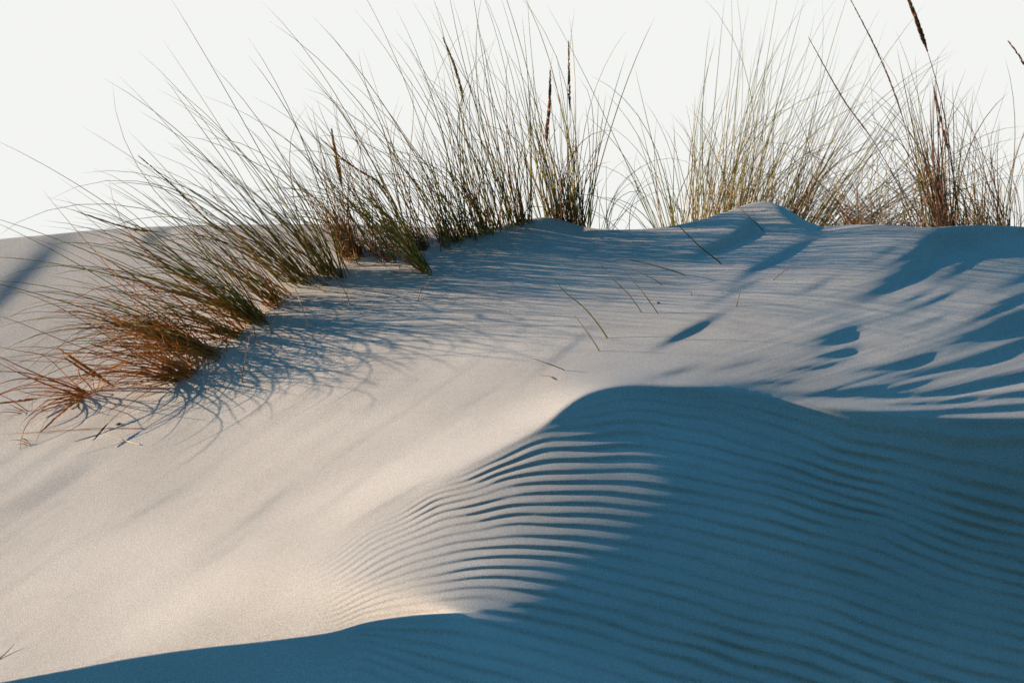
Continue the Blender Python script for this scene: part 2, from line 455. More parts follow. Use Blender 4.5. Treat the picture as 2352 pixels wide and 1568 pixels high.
def sand_material():
    m, nt, p, out = new_mat("dune_sand")
    N = nt.nodes.new; Lk = nt.links.new
    tc = N("ShaderNodeTexCoord")
    n1 = N("ShaderNodeTexNoise"); n1.inputs['Scale'].default_value = 1.3; n1.inputs['Detail'].default_value = 3
    n2 = N("ShaderNodeTexNoise"); n2.inputs['Scale'].default_value = 230; n2.inputs['Detail'].default_value = 3; n2.inputs['Roughness'].default_value = .7
    n3 = N("ShaderNodeTexNoise"); n3.inputs['Scale'].default_value = 240; n3.inputs['Detail'].default_value = 1
    for n in (n1, n2, n3): Lk(tc.outputs['Object'], n.inputs['Vector'])
    r = N("ShaderNodeValToRGB")
    r.color_ramp.elements[0].position = .35; r.color_ramp.elements[0].color = (.455, .43, .405, 1)
    r.color_ramp.elements[1].position = .65; r.color_ramp.elements[1].color = (.545, .515, .485, 1)
    Lk(n1.outputs['Fac'], r.inputs[0])
    g = N("ShaderNodeMapRange"); g.inputs['From Min'].default_value = .3; g.inputs['From Max'].default_value = .7
    g.inputs['To Min'].default_value = .70; g.inputs['To Max'].default_value = 1.28
    Lk(n3.outputs['Fac'], g.inputs['Value'])
    mul = N("ShaderNodeVectorMath"); mul.operation = 'SCALE'
    Lk(r.outputs[0], mul.inputs[0]); Lk(g.outputs[0], mul.inputs['Scale'])
    # glints of quartz grains, painted as scattered pale specks
    vo = N("ShaderNodeTexVoronoi"); vo.inputs['Scale'].default_value = 34; vo.inputs['Randomness'].default_value = 1
    Lk(tc.outputs['Object'], vo.inputs['Vector'])
    lt = N("ShaderNodeMath"); lt.operation = 'LESS_THAN'; lt.inputs[1].default_value = .055
    Lk(vo.outputs['Distance'], lt.inputs[0])
    mix = N("ShaderNodeMix"); mix.data_type = 'RGBA'
    Lk(lt.outputs[0], mix.inputs['Factor']); Lk(mul.outputs[0], mix.inputs['A']); mix.inputs['B'].default_value = (.95, .93, .9, 1)
    Lk(mix.outputs['Result'], p.inputs['Base Color'])
    p.inputs['Roughness'].default_value = .85
    p.inputs['Specular IOR Level'].default_value = .25
    b2 = N("ShaderNodeBump"); b2.inputs['Strength'].default_value = 1.0; b2.inputs['Distance'].default_value = .0031
    Lk(n2.outputs['Fac'], b2.inputs['Height'])
    b3 = N("ShaderNodeBump"); b3.inputs['Strength'].default_value = 1.0; b3.inputs['Distance'].default_value = .0015
    Lk(n3.outputs['Fac'], b3.inputs['Height']); Lk(b2.outputs[0], b3.inputs['Normal'])
    Lk(b3.outputs[0], p.inputs['Normal'])
    return m
M_SAND = sand_material()
def bounce_cut_material():  # unseen ground, coloured dark to cut the light bounced onto the dune
    m, nt, p, out = new_mat("bounce_cut_ground")
    n1 = nt.nodes.new("ShaderNodeTexNoise"); n1.inputs['Scale'].default_value = .7; n1.inputs['Detail'].default_value = 5
    tc = nt.nodes.new("ShaderNodeTexCoord"); nt.links.new(tc.outputs['Object'], n1.inputs['Vector'])
    r = nt.nodes.new("ShaderNodeValToRGB")
    r.color_ramp.elements[0].position = .4; r.color_ramp.elements[0].color = (.06, .065, .045, 1)
    r.color_ramp.elements[1].position = .65; r.color_ramp.elements[1].color = (.17, .155, .13, 1)
    nt.links.new(n1.outputs['Fac'], r.inputs[0]); nt.links.new(r.outputs[0], p.inputs['Base Color'])
    p.inputs['Roughness'].default_value = .9
    return m
M_BOUNCE_CUT = bounce_cut_material()

# ------------------------------------------------------------------ the dune
def ripple_depth(U, V):
    phi = sample(us_, vs_, PHI, U, V)
    nz = value_noise(U / 170 + 3, V / 60, 5)
    nz2 = value_noise(U / 90, V / 22, 9)
    ph = 2 * np.pi * (phi + 0.14 * nz + 0.06 * nz2)
    c2 = curve_y(CREST2, U)
    below = smoothstep(V - c2, 2, 40) * (1 - .75 * (1 - smoothstep(V - c2, 35, 100)) * smoothstep(U, 1200, 1300) * (1 - smoothstep(U, 1620, 1800)))
    amp = 0.0082 * below * (0.75 + 0.45 * value_noise(U / 140 + 9, V / 45 + 2, 11))
    amp *= smoothstep(U, 600, 1250) * 0.9 + 0.10
    b1 = curve_y(BRINK1, U)
    nearb = np.exp(-((V - b1) / 16.0) ** 2) * smoothstep(1250 - U, 0, 200)
    amp *= 1 - 0.85 * nearb
    amp *= np.where(V > b1, 1.0 + .5 * smoothstep(1300 - U, 0, 200), 1.0)
    amp *= 1 + .16 * smoothstep(U, 1500, 1900) + .2 * smoothstep(V, 1300, 1450) * smoothstep(V - curve_y(BRINK1, U), -5, 25)
    prof = np.cos(ph) + 0.22 * np.cos(2 * ph + 0.9)
    d = amp * prof
    # finer second train in the upper part of the shaded face
    d += 0.0011 * np.cos(2 * np.pi * 2.3 * (phi + .2 * nz)) * below * smoothstep(U, 1350, 1700) * smoothstep(1250 - V, 0, 250)
    return d

def face_depth(U, V, ripples=True, near=None):
    k = np.where(V > curve_y(BRINK1, U), 1.0, 0.0) if near is None else near
    t1 = sample(us_, vs_, TAU, U, V)
    t2 = sample(us_, vs_, TAU2, U, V)
    t2 = t2 * (1 - smoothstep(U, 1080, 1160)) + t1 * smoothstep(U, 1080, 1160)
    t = DIST * np.exp(t1 * (1 - k) + t2 * k)
    if ripples:
        t = t + ripple_depth(U, V)
        # fine wind striping of the upper right face, running with the troughs
        q = V + 0.30 * (U - 1900) - 0.00004 * (U - 1900) ** 2
        m = smoothstep(U, 1500, 1900) * smoothstep(curve_y(CREST2, U) - V, 0, 60)
        t = t + m * (0.0020 * value_noise(U / 400, q / 21.0, 20) + 0.0024 * value_noise(U / 240, q / 9.0, 21) + 0.0016 * value_noise(U / 110, q / 5.0, 22))
        # lazy unevenness of the lit flank, drawn out along the slope
        q2 = V + 0.68 * U
        m2 = smoothstep(1500 - U, 0, 300) * smoothstep(V, 600, 800) * smoothstep(curve_y(CREST2, U) - V, 0, 30)
        t = t + m2 * (0.0042 * value_noise(U / 800 + 5, q2 / 30.0, 31) + 0.0010 * value_noise(U / 420, q2 / 11.0, 32))
    return t

def surf(u, v):
    """point of the dune seen at a drawing position"""
    u = np.asarray(u, float); v = np.asarray(v, float)
    v = np.maximum(v, curve_y(SKY, u))
    t = face_depth(u, v, False)
    a, b = ray_ab(u, v)
    return np.stack([CAM[0] + t * a, CAM[1] + t, CAM[2] + t * b], -1)

GROUND_Z = -3.0
def lee_drop(k):
    k = np.asarray(k, float)
    return .13 * k + .03 * (1 - np.exp(-k / .3)) + .45 * np.clip(k - 3, 0, None)
_lu = np.arange(-370, 2722, 3.0)
def _lee_top():
    v = curve_y(SKY, _lu)
    t = face_depth(_lu, v, True)
    a, b = ray_ab(_lu, v)
    top = np.stack([t * a, CAM[1] + t, t * b], -1)
    sm = lambda q: np.convolve(np.pad(q, 60, mode='edge'), np.ones(121) / 121, mode='valid')
    return top, sm(top[:, 1]), sm(top[:, 2])
LEE = _lee_top()
def lee_point(u, k):
    """ground point k metres behind the skyline"""
    u = np.asarray(u, float)
    top, ys, zs = LEE
    f = np.minimum(1, np.asarray(k) / 1.5)
    x = np.interp(u, _lu, top[:, 0]); y = np.interp(u, _lu, top[:, 1]); z = np.interp(u, _lu, top[:, 2])
    ysm = np.interp(u, _lu, ys); zsm = np.interp(u, _lu, zs)
    return np.stack([x, y * (1 - f) + ysm * f + k, z * (1 - f) + zsm * f - lee_drop(k)], -1)

def ground_z(x, y):
    w = 1 - smoothstep(np.asarray(y, float), 4, 16)
    s_ = np.clip(np.asarray(x, float) + 4.5, 0, None)
    drop = .31 * 18 * (1 - np.exp(-(s_ / 16) ** 1.3))  # added fall away from the sun, keeps the unseen foreground from bouncing light
    return GROUND_Z - drop * w

def build_dune():
    stepu = 3.0
    u = np.arange(-370, 2722, stepu)
    nu = len(u)
    VB = 1890.0
    nv = 470
    w = np.linspace(0, 1, nv)
    S = curve_y(SKY, u)
    n1 = 350                       # rows above the near brink, the rest below it
    B1 = np.minimum(curve_y(BRINK1, u), VB - 60)
    w1 = np.linspace(0, 1, n1); w2 = np.linspace(0, 1, nv - n1)
    V = np.concatenate([S[None] + (B1 - S)[None] * w1[:, None], B1[None] + (VB - B1)[None] * w2[:, None]])
    V[n1] = V[n1 - 1] + 0.6
    near = np.zeros_like(V); near[n1:] = 1.0
    U = np.broadcast_to(u[None], V.shape)
    t = face_depth(U, V, True, near)
    a, b = ray_ab(U, V)
    P = np.stack([t * a, CAM[1] + t, t * b], -1)
    # lee side behind the skyline
    back = []
    k = np.array([.03, .07, .13, .22, .35, .6, 1.0, 1.7, 2.8, 4.5, 7.0, 10.0])
    for kk in k[::-1]:
        q = lee_point(u, kk)
        q[:, 2] = np.maximum(q[:, 2], GROUND_Z - .3)
        back.append(q)
    rows = back + [P[i] for i in range(nv)]
    # foot towards the camera
    bot = P[-1]
    for kk in (.2, .5, .9, 1.5, 2.3, 3.3, 4.6, 6.0, 7.5):
        q = bot.copy(); q[:, 1] -= kk
        f = smoothstep(np.array(kk), -1.5, 7.0)
        q[:, 2] = bot[:, 2] * (1 - f) + (ground_z(q[:, 0], q[:, 1]) - .25) * f - .2 * min(kk, 1)
        rows.append(q)
    G = np.stack(rows, 0)
    # flanks beyond the frame, easing down to the ground
    left, right = [], []
    for kk in (.15, .4, .9, 1.8, 3.2, 5.5, 9.0):
        f = smoothstep(np.array(kk), 0, 9.0)
        q = G[:, 0].copy(); q[:, 0] -= kk; q[:, 2] = q[:, 2] * (1 - f) + (ground_z(q[:, 0], q[:, 1]) - .3) * f; left.append(q)
        q = G[:, -1].copy(); q[:, 0] += kk; q[:, 2] = q[:, 2] * (1 - f) + (ground_z(q[:, 0], q[:, 1]) - .3) * f; right.append(q)
    G = np.concatenate([np.stack(left[::-1], 1), G, np.stack(right, 1)], 1)
    nr, nc = G.shape[:2]
    idx = np.arange(nr * nc).reshape(nr, nc)
    faces = np.stack([idx[1:, :-1], idx[1:, 1:], idx[:-1, 1:], idx[:-1, :-1]], -1).reshape(-1, 4)
    o = mesh_obj("dune", G.reshape(-1, 3), faces, M_SAND)
    o["kind"] = "structure"
    o["label"] = "pale wind-rippled sand dune with a blue shaded face and a sharp crest"
    return o
build_dune()

def build_ground():
    n = 160
    g = np.linspace(-1, 1, n)
    g = np.sign(g) * np.abs(g) ** 3 * 3000
    X, Y = np.meshgrid(g, g + 4)
    r = np.hypot(X, Y)
    Z = ground_z(X, Y) + 0.12 * value_noise(X / 9, Y / 9, 3) * smoothstep(r, 2, 10)
    idx = np.arange(n * n).reshape(n, n)
    faces = np.stack([idx[:-1, :-1], idx[:-1, 1:], idx[1:, 1:], idx[1:, :-1]], -1).reshape(-1, 4)
    o = mesh_obj("ground", np.stack([X, Y, Z], -1).reshape(-1, 3), faces, M_BOUNCE_CUT)
    o["kind"] = "structure"
    o["label"] = "unseen low ground around the dune, darkened to cut bounced light"
build_ground()
#GRASS#
# ------------------------------------------------------------------ marram grass
def blade_material(name, ramp, rough=.5, trans=.25, tip=None):
    m, nt, p, out = new_mat(name)
    N = nt.nodes.new; Lk = nt.links.new
    geo = N("ShaderNodeNewGeometry")
    r = N("ShaderNodeValToRGB")
    el = r.color_ramp.elements
    el[0].position = ramp[0][0]; el[0].color = (*ramp[0][1], 1)
    el[1].position = ramp[-1][0]; el[1].color = (*ramp[-1][1], 1)
    for q, c in ramp[1:-1]:
        e = el.new(q); e.color = (*c, 1)
    Lk(geo.outputs['Random Per Island'], r.inputs[0])
    nz = N("ShaderNodeTexNoise"); nz.inputs['Scale'].default_value = 14
    tc = N("ShaderNodeTexCoord"); Lk(tc.outputs['Object'], nz.inputs['Vector'])
    mrr = N("ShaderNodeMapRange"); mrr.inputs['From Min'].default_value = .35; mrr.inputs['From Max'].default_value = .65
    mrr.inputs['To Min'].default_value = .6; mrr.inputs['To Max'].default_value = 1.35
    Lk(nz.outputs['Fac'], mrr.inputs['Value'])
    sc = N("ShaderNodeVectorMath"); sc.operation = 'SCALE'
    Lk(r.outputs[0], sc.inputs[0]); Lk(mrr.outputs[0], sc.inputs['Scale'])
    Lk(sc.outputs[0], p.inputs['Base Color'])
    p.inputs['Roughness'].default_value = rough
    p.inputs['Specular IOR Level'].default_value = .4
    if trans > 0:
        tr = N("ShaderNodeBsdfTranslucent"); Lk(sc.outputs[0], tr.inputs['Color'])
        ms = N("ShaderNodeMixShader"); ms.inputs[0].default_value = trans
        Lk(p.outputs[0], ms.inputs[1]); Lk(tr.outputs[0], ms.inputs[2]); Lk(ms.outputs[0], out.inputs[0])
    return m
M_GREEN = blade_material("green_marram_leaf", [(0, (.11, .135, .016)), (.35, (.23, .24, .035)), (.7, (.37, .33, .06)), (1, (.56, .44, .17))], .45, .45)
M_DRY = blade_material("dry_marram_leaf", [(0, (.17, .075, .03)), (.4, (.34, .17, .07)), (.75, (.50, .30, .13)), (1, (.66, .50, .30))], .45, .4)
M_RUST = blade_material("rusty_dry_leaf", [(0, (.36, .14, .03)), (.5, (.62, .29, .07)), (1, (.74, .46, .16))], .45, .45)
M_HEAD = blade_material("seed_husk", [(0, (.30, .13, .05)), (.5, (.46, .22, .09)), (1, (.60, .36, .18))], .6, .45)
M_BROWN = blade_material("brown_stalk", [(0, (.14, .06, .035)), (.5, (.27, .13, .07)), (1, (.42, .24, .13))], .5, .3)
M_STRAW_GLINT = blade_material("straw_and_glint", [(0, (.55, .46, .34)), (1, (.72, .64, .52))], .4, .2)  # pale straw, its lightness also painted in for backlit leaf glints
M_CLOD = blade_material("dark_root_mat", [(0, (.035, .018, .012)), (1, (.09, .045, .025))], .9, 0)

def tubes(paths, r0, taper=.5):
    """paths (n, k, 3), r0 (n,) -> three-sided tapering blades, each ending in a point"""
    paths = np.asarray(paths, float); n, k, _ = paths.shape
    T = np.gradient(paths, axis=1); T /= np.linalg.norm(T, axis=-1, keepdims=True) + 1e-12
    ref = np.zeros_like(T); ref[..., 1] = 1.0
    A = np.cross(T, ref); A /= np.linalg.norm(A, axis=-1, keepdims=True) + 1e-9
    B = np.cross(T, A)
    s = np.linspace(0, 1, k)
    rad = np.asarray(r0)[:, None] * (1 - s[None]) ** taper + 0.00012
    V = []
    for q in range(3):
        an = 2 * math.pi * q / 3 + .4
        V.append(paths + rad[..., None] * (math.cos(an) * A + math.sin(an) * B))
    V = np.stack(V, 2)                       # n,k,3,3
    idx = np.arange(n * k * 3).reshape(n, k, 3)
    F_ = []
    for q in range(3):
        q2 = (q + 1) % 3
        F_.append(np.stack([idx[:, :-1, q], idx[:, :-1, q2], idx[:, 1:, q2], idx[:, 1:, q]], -1).reshape(-1, 4))
    return V.reshape(-1, 3), np.concatenate(F_)

def join(parts):
    vs, fs, o = [], [], 0
    for v, f in parts:
        vs.append(v); fs.append(f + o); o += len(v)
    return np.concatenate(vs), np.concatenate(fs)

def thing(name, label, cat, loc, group=None):
    o = bpy.data.objects.new(name, None); COL.objects.link(o)
    o.location = loc; o.empty_display_size = .05
    o['label'] = label; o['category'] = cat
    if group: o['group'] = group
    return o

def put(name, parts, mat, parent=None, loc=None, **tags):
    """several shapes as one mesh, its origin moved to loc (or its parent's base)"""
    v, f = join(parts)
    base = np.array(parent_base(parent) if parent is not None else loc, float)
    o = mesh_obj(name, v - base, f, mat, parent)
    if parent is None: o.location = base
    for k_, v_ in tags.items(): o[k_] = v_
    return o
def parent_base(p):
    q = np.zeros(3)
    while p is not None:
        q += np.array(p.location); p = p.parent
    return q

def grow(rng, n, base, spread, lean, leansd, L, Lsd, bend, bendsd, r=(.0011, .0019), depth_sd=.22, behind=0.0, fan=0.0, k=11, wav=0.0, down=.015, toward=0.0):
    """n leaves rooted round a drawing position; angles in degrees from upright, minus is to the left"""
    n = max(3, int(n * .66)); r = (r[0] * 1.45, r[1] * 1.6)
    du = rng.normal(0, 1, n) * spread[0]; du = np.clip(du, -2 * spread[0], 2 * spread[0])
    dv = rng.normal(0, 1, n) * spread[1]
    P = surf(base[0] + du, base[1] + dv + spread[2] * du if len(spread) > 2 else base[1] + dv)
    P[:, 2] -= down
    if behind > 0:
        P = lee_point(base[0] + du, behind * (.8 + .5 * rng.random(n)))
        P[:, 2] -= down
    px = (P[:, 1] + DIST) / F
    th = np.radians(rng.normal(lean, leansd, n) + fan * du / max(spread[0], 1))
    ln = np.clip(rng.normal(L, Lsd, n), L * .25, L * 1.6) * px
    bd = np.radians(rng.normal(bend, bendsd, n))
    ph = rng.normal(-toward, depth_sd, n)
    odd = rng.random(n) < .22          # some leaves hang over much more
    bd = bd + odd * np.sign(bd + .05 * rng.normal(size=n)) * rng.uniform(.3, 1.1, n)
    ln = ln * np.where(rng.random(n) < .68, rng.uniform(.38, .95, n), 1.04)
    s = np.linspace(0, 1, k)
    step = ln / (k - 1)
    paths = np.zeros((n, k, 3)); paths[:, 0] = P
    wp = rng.random((n, 2)) * 6.28
    for i in range(1, k):
        a = th + bd * s[i] ** 2.0
        if wav: a = a + wav * np.sin(wp[:, 0] + 9 * s[i]) * s[i]
        d = np.stack([np.sin(a) * np.cos(ph), np.sin(ph), np.cos(a) * np.cos(ph)], -1)
        paths[:, i] = paths[:, i - 1] + d * step[:, None]
    r0 = rng.uniform(r[0], r[1], n)
    return tubes(paths, r0)

def px_path(pts, base_depth=None, dy=0.0, n=10, lift=0.0):
    """a smooth path through drawing positions, the first one standing on the sand"""
    c = catmull(pts, n)
    P0 = surf(*c[0])
    d0 = P0[1] + DIST if base_depth is None else base_depth
    s = np.linspace(0, 1, len(c))
    d = d0 + dy * s
    a, b = ray_ab(c[:, 0], c[:, 1])
    return np.stack([a * d, -DIST + d, b * d + lift], -1)

def resample(path, k):
    L = np.concatenate([[0], np.cumsum(np.linalg.norm(np.diff(path, axis=0), axis=1))])
    t = np.linspace(0, L[-1], k)
    return np.stack([np.interp(t, L, path[:, i]) for i in range(3)], -1)

def seed_head_geo(rng, path, R=.0042, n=150, flare=1.0):
    R = R * 1.5; n = int(n * 1.3)
    """a packed spike of husks along a path"""
    path = resample(path, 40)
    T = np.gradient(path, axis=0); T /= np.linalg.norm(T, axis=1, keepdims=True)
    parts = [tubes(resample(path, 14)[None], np.array([R * .45]), .5)]
    t = np.sort(rng.random(n)); i = np.clip((t * 39).astype(int), 0, 38)
    C = path[i] + (path[i + 1] - path[i]) * (t * 39 - i)[:, None]
    prof = np.minimum(1, t * 6) * (1 - t) ** .45 + .12
    ax = rng.normal(size=(n, 3)); ax -= (ax * T[i]).sum(1, keepdims=True) * T[i]; ax /= np.linalg.norm(ax, axis=1, keepdims=True)
    ln = rng.uniform(.009, .016, n) * flare
    p0 = C; p1 = C + ax * (R * prof)[:, None] * .8 + T[i] * ln[:, None] * .45; p2 = p1 + T[i] * ln[:, None] * .55 + ax * (R * .25 * flare)
    pth = np.stack([p0, p1, p2], 1)
    v, f = tubes(pth, R * .42 * prof ** .5, .6)
    parts.append((v, f))
    return parts

def stalk(rng, parent, pts, head_from, dy=0.0, r=.0016, R=.0042, n=150, head_mat=None, stem_mat=None, flare=1.0, label=None, behind=0.0):
    """flower stalk through drawing positions (base first); the part after head_from (0..1) carries husks"""
    path = px_path(pts, dy=dy, n=12)
    if behind > 0:      # rooted on the far side: the whole stalk stands deeper
        d = path[0, 1] + DIST
        g0 = lee_point(pts[0][0], behind)
        path = CAM + (path - CAM) * ((g0[1] + DIST) / d)
        path = np.vstack([[path[0, 0] + .02, path[0, 1], g0[2] - .02], path])
    else:
        path[0, 2] -= .01
    path = resample(path, 60)
    h = int(60 * head_from)
    stem = tubes(resample(path[:h + 3], 16)[None], np.array([r]), .25)
    st = put("flower_stalk", [stem], stem_mat or M_DRY, parent)
    o = put("seed_head", seed_head_geo(rng, path[h:], R, n, flare), head_mat or M_HEAD, st)
    o.matrix_parent_inverse.identity()
    if label: o['label'] = label
    return st

TUFTS = []
def tuft(seed, label, base, groups, stalks=(), extra=None, dead=None):
    rng = np.random.default_rng(seed)
    b = surf(*base)
    t = thing("marram_tuft", label, "grass tuft", tuple(b), "marram grass tufts along the dune crest")
    for nm, mat, lst in groups:
        parts = [grow(rng, **kw) for kw in lst]
        if nm == D and len(lst[0]) and lst[0]['n'] > 20:      # short curled dead leaves round the foot
            k0 = dict(lst[0]); k0.update(n=int(lst[0]['n'] * .45), leansd=38, L=95, Lsd=40, bend=0, bendsd=50, wav=.7, depth_sd=.6)
            k0['spread'] = tuple([k0['spread'][0] * 1.25, k0['spread'][1] * 1.4] + list(k0['spread'][2:]))
            parts.append(grow(rng, **k0))
        put(nm, parts, mat, t)
    for sk in stalks:
        stalk(rng, t, **sk)
    TUFTS.append(t)
    return t

G, D = "green_leaf_fan", "dry_leaf_fan"
def g(n, base, spread, lean, leansd, L, Lsd, bend=0, bendsd=12, **k_):
    return dict(n=n, base=base, spread=spread, lean=lean, leansd=leansd, L=L, Lsd=Lsd, bend=bend, bendsd=bendsd, **k_)

# lowest sprig on the left, nearly stripped, with rusty seed heads lying outward
tuft(11, "small rusty sprig lowest on the lit slope, with drooping seed heads", (207, 905),
     [(D, M_RUST, [g(30, (207, 903), (9, 6), -80, 15, 230, 80, -26, 24, depth_sd=.35, r=(.0014, .0024), toward=.3),
                   g(12, (216, 896), (6, 4), 40, 30, 130, 50, 30, 25, depth_sd=.4, toward=.4, wav=.3),
                   g(6, (207, 905), (6, 4), -50, 20, 210, 60, -40, 40, depth_sd=.3, toward=.75, wav=.2),
                   g(10, (190, 915), (14, 7), -100, 16, 110, 40, -10, 30, depth_sd=.3, toward=.2, wav=.4)])],
     [dict(pts=[(207, 905), (180, 932), (140, 965), (100, 1000), (66, 1028)], head_from=.22, dy=-.10, R=.0055, n=200, head_mat=M_RUST, stem_mat=M_RUST, flare=1.3),
      dict(pts=[(265, 890), (245, 876), (215, 855), (175, 828), (137, 802)], head_from=.05, dy=-.05, R=.0055, n=160, head_mat=M_RUST, stem_mat=M_RUST, flare=1.3),
      dict(pts=[(262, 893), (240, 880), (205, 858), (180, 842), (150, 822)], head_from=.4, dy=-.09, R=.004, n=120, head_mat=M_RUST, stem_mat=M_RUST),
      dict(pts=[(207, 905), (160, 904), (90, 914), (30, 922), (-10, 927)], head_from=.55, dy=-.02, R=.004, n=120, head_mat=M_RUST, stem_mat=M_RUST)])
# flattened tuft above it
tuft(12, "flattened brown-green tuft above the rusty sprig, combed to the left", (488, 802),
     [(G, M_GREEN, [g(61, (484, 800), (14, 5, .3), -66, 9, 440, 120, -28, 14, toward=0.30, r=(.0012, .002)),
                    g(19, (480, 800), (12, 5, .3), -60, 9, 540, 90, -44, 12, toward=0.30)]),
      (D, M_RUST, [g(92, (484, 802), (16, 6, .3), -68, 13, 370, 120, -24, 22, wav=.1, toward=0.30),
                   g(34, (470, 806), (20, 6, .2), -78, 10, 300, 100, -22, 16, toward=0.30)])],
     [dict(pts=[(500, 790), (430, 720), (360, 672), (300, 630), (235, 590)], head_from=.5, dy=-.1, R=.0034, n=120, head_mat=M_RUST, stem_mat=M_RUST),
      dict(pts=[(480, 805), (400, 780), (300, 760), (205, 720), (130, 715)], head_from=.55, dy=-.15, R=.0032, n=110, head_mat=M_RUST, stem_mat=M_RUST)])
tuft(13, "dense green tuft sweeping left over the ledge, second from the foot of the row", (588, 733),
     [(G, M_GREEN, [g(92, (585, 731), (17, 6, .1), -53, 8, 480, 120, -16, 12, toward=0.38, r=(.0012, .0021), fan=3),
                    g(17, (575, 731), (14, 5, .2), -58, 8, 600, 90, -28, 10, toward=0.38)]),
      (D, M_RUST, [g(46, (590, 728), (24, 9, .2), -56, 14, 380, 110, -24, 20, wav=.1, toward=0.38),
                   g(9, (640, 700), (8, 5), -45, 14, 160, 60, 0, 20, toward=0.38)])],
     [dict(pts=[(600, 722), (545, 640), (470, 590), (400, 540), (300, 525), (180, 487)], head_from=.62, dy=-.1, R=.0038, n=150, head_mat=M_HEAD),
      dict(pts=[(605, 720), (560, 660), (500, 615), (440, 660), (300, 545)][:3] + [(430, 640), (300, 545)], head_from=.45, dy=-.06, R=.0042, n=160, head_mat=M_RUST, stem_mat=M_RUST)])
tuft(14, "tall green tuft behind the ledge whose leaves arch far to the left", (705, 640),
     [(G, M_GREEN, [g(54, (700, 642), (26, 8, .1), -42, 8, 520, 130, -16, 12, toward=0.38, r=(.0012, .0021), fan=4),
                    g(17, (690, 642), (22, 8, .1), -40, 7, 640, 90, -22, 10, toward=0.38)]),
      (D, M_DRY, [g(44, (705, 638), (28, 9, .1), -45, 14, 400, 110, -24, 22, wav=.12, toward=0.38)])],
     [dict(pts=[(640, 690), (580, 600), (520, 545), (450, 480), (385, 415), (318, 358)], head_from=.45, dy=-.08, R=.0036, n=170, head_mat=M_HEAD)])
tuft(15, "green tuft leaning left just left of the dark dry clump", (768, 628),
     [(G, M_GREEN, [g(58, (765, 626), (16, 7, .1), -34, 8, 480, 130, -13, 12, toward=0.34, r=(.0012, .002), fan=3),
                    g(12, (765, 626), (14, 7, .1), -30, 7, 620, 70, -16, 10, toward=0.34)]),
      (D, M_DRY, [g(26, (768, 628), (22, 7), -36, 14, 330, 100, -16, 22, wav=.12, toward=0.34)])])
tuft(16, "dark tangled clump with brown dead leaves and a short upright seed head", (812, 590),
     [(G, M_GREEN, [g(27, (806, 588), (14, 6), -24, 10, 420, 120, -14, 14, toward=0.25)]),
      (D, M_DRY, [g(82, (808, 588), (16, 8), -14, 16, 230, 90, -8, 30, wav=.2, toward=0.25),
                  g(20, (812, 586), (16, 8), -22, 12, 380, 90, -30, 25, wav=.1, toward=0.25)])],
     [dict(pts=[(812, 585), (800, 520), (785, 430), (770, 350), (762, 300)], head_from=.55, dy=.05, R=.0055, n=190, head_mat=M_HEAD, flare=1.2)])
tuft(17, "slanting green tuft rooted lowest in the dappled shade", (985, 625),
     [(G, M_GREEN, [g(54, (978, 618), (9, 7, .5), -36, 6, 400, 120, -14, 12, toward=0.30, r=(.0012, .002), fan=3)]),
      (D, M_DRY, [g(19, (975, 616), (14, 8, .3), -38, 14, 320, 100, -20, 25, wav=.15, toward=0.30)])],
     [dict(pts=[(990, 610), (935, 520), (880, 430), (800, 375), (737, 318)], head_from=.35, dy=.05, R=.004, n=190, head_mat=M_HEAD)])
tuft(18, "broad brown-green tuft behind the dark root clod", (975, 560),
     [(G, M_GREEN, [g(48, (950, 556), (36, 7), -26, 10, 440, 130, -14, 14, fan=4, toward=0.25)]),
      (D, M_DRY, [g(71, (945, 556), (40, 8), -24, 15, 290, 110, -16, 28, wav=.16, toward=0.25)])])
tuft(19, "thick tuft with matted brown stems right of the root clod", (1060, 548),
     [(G, M_GREEN, [g(47, (1055, 550), (24, 6, -.3), -20, 8, 460, 140, -12, 12, fan=4, toward=0.25)]),
      (D, M_DRY, [g(71, (1058, 548), (28, 8, -.3), -17, 14, 280, 100, -12, 28, wav=.16, toward=0.25)])],
     [dict(pts=[(1100, 535), (1085, 400), (1070, 260), (1048, 165), (1018, 88)], head_from=.66, dy=.05, R=.0046, n=170, head_mat=M_HEAD)])
tuft(20, "tall green and brown tuft where the crest begins to rise", (1135, 528),
     [(G, M_GREEN, [g(49, (1130, 530), (22, 6, -.4), -15, 8, 470, 130, -11, 12, fan=4, toward=0.20),
                    g(5, (1115, 534), (10, 5), -8, 6, 560, 60, -8, 8, toward=0.20)]),
      (D, M_DRY, [g(55, (1130, 528), (24, 7, -.4), -13, 14, 300, 100, -10, 28, wav=.16, toward=0.20)])])
tuft(21, "green tuft standing on the left shoulder of the small peak", (1195, 512),
     [(G, M_GREEN, [g(49, (1192, 514), (15, 4, -.3), -12, 8, 430, 130, -9, 12, fan=5, toward=0.15),
                    g(4, (1180, 514), (10, 4), -16, 6, 560, 60, -8, 8, toward=0.15)]),
      (D, M_DRY, [g(33, (1195, 512), (18, 4, -.3), -12, 14, 280, 100, -10, 28, wav=.16, toward=0.15)])])
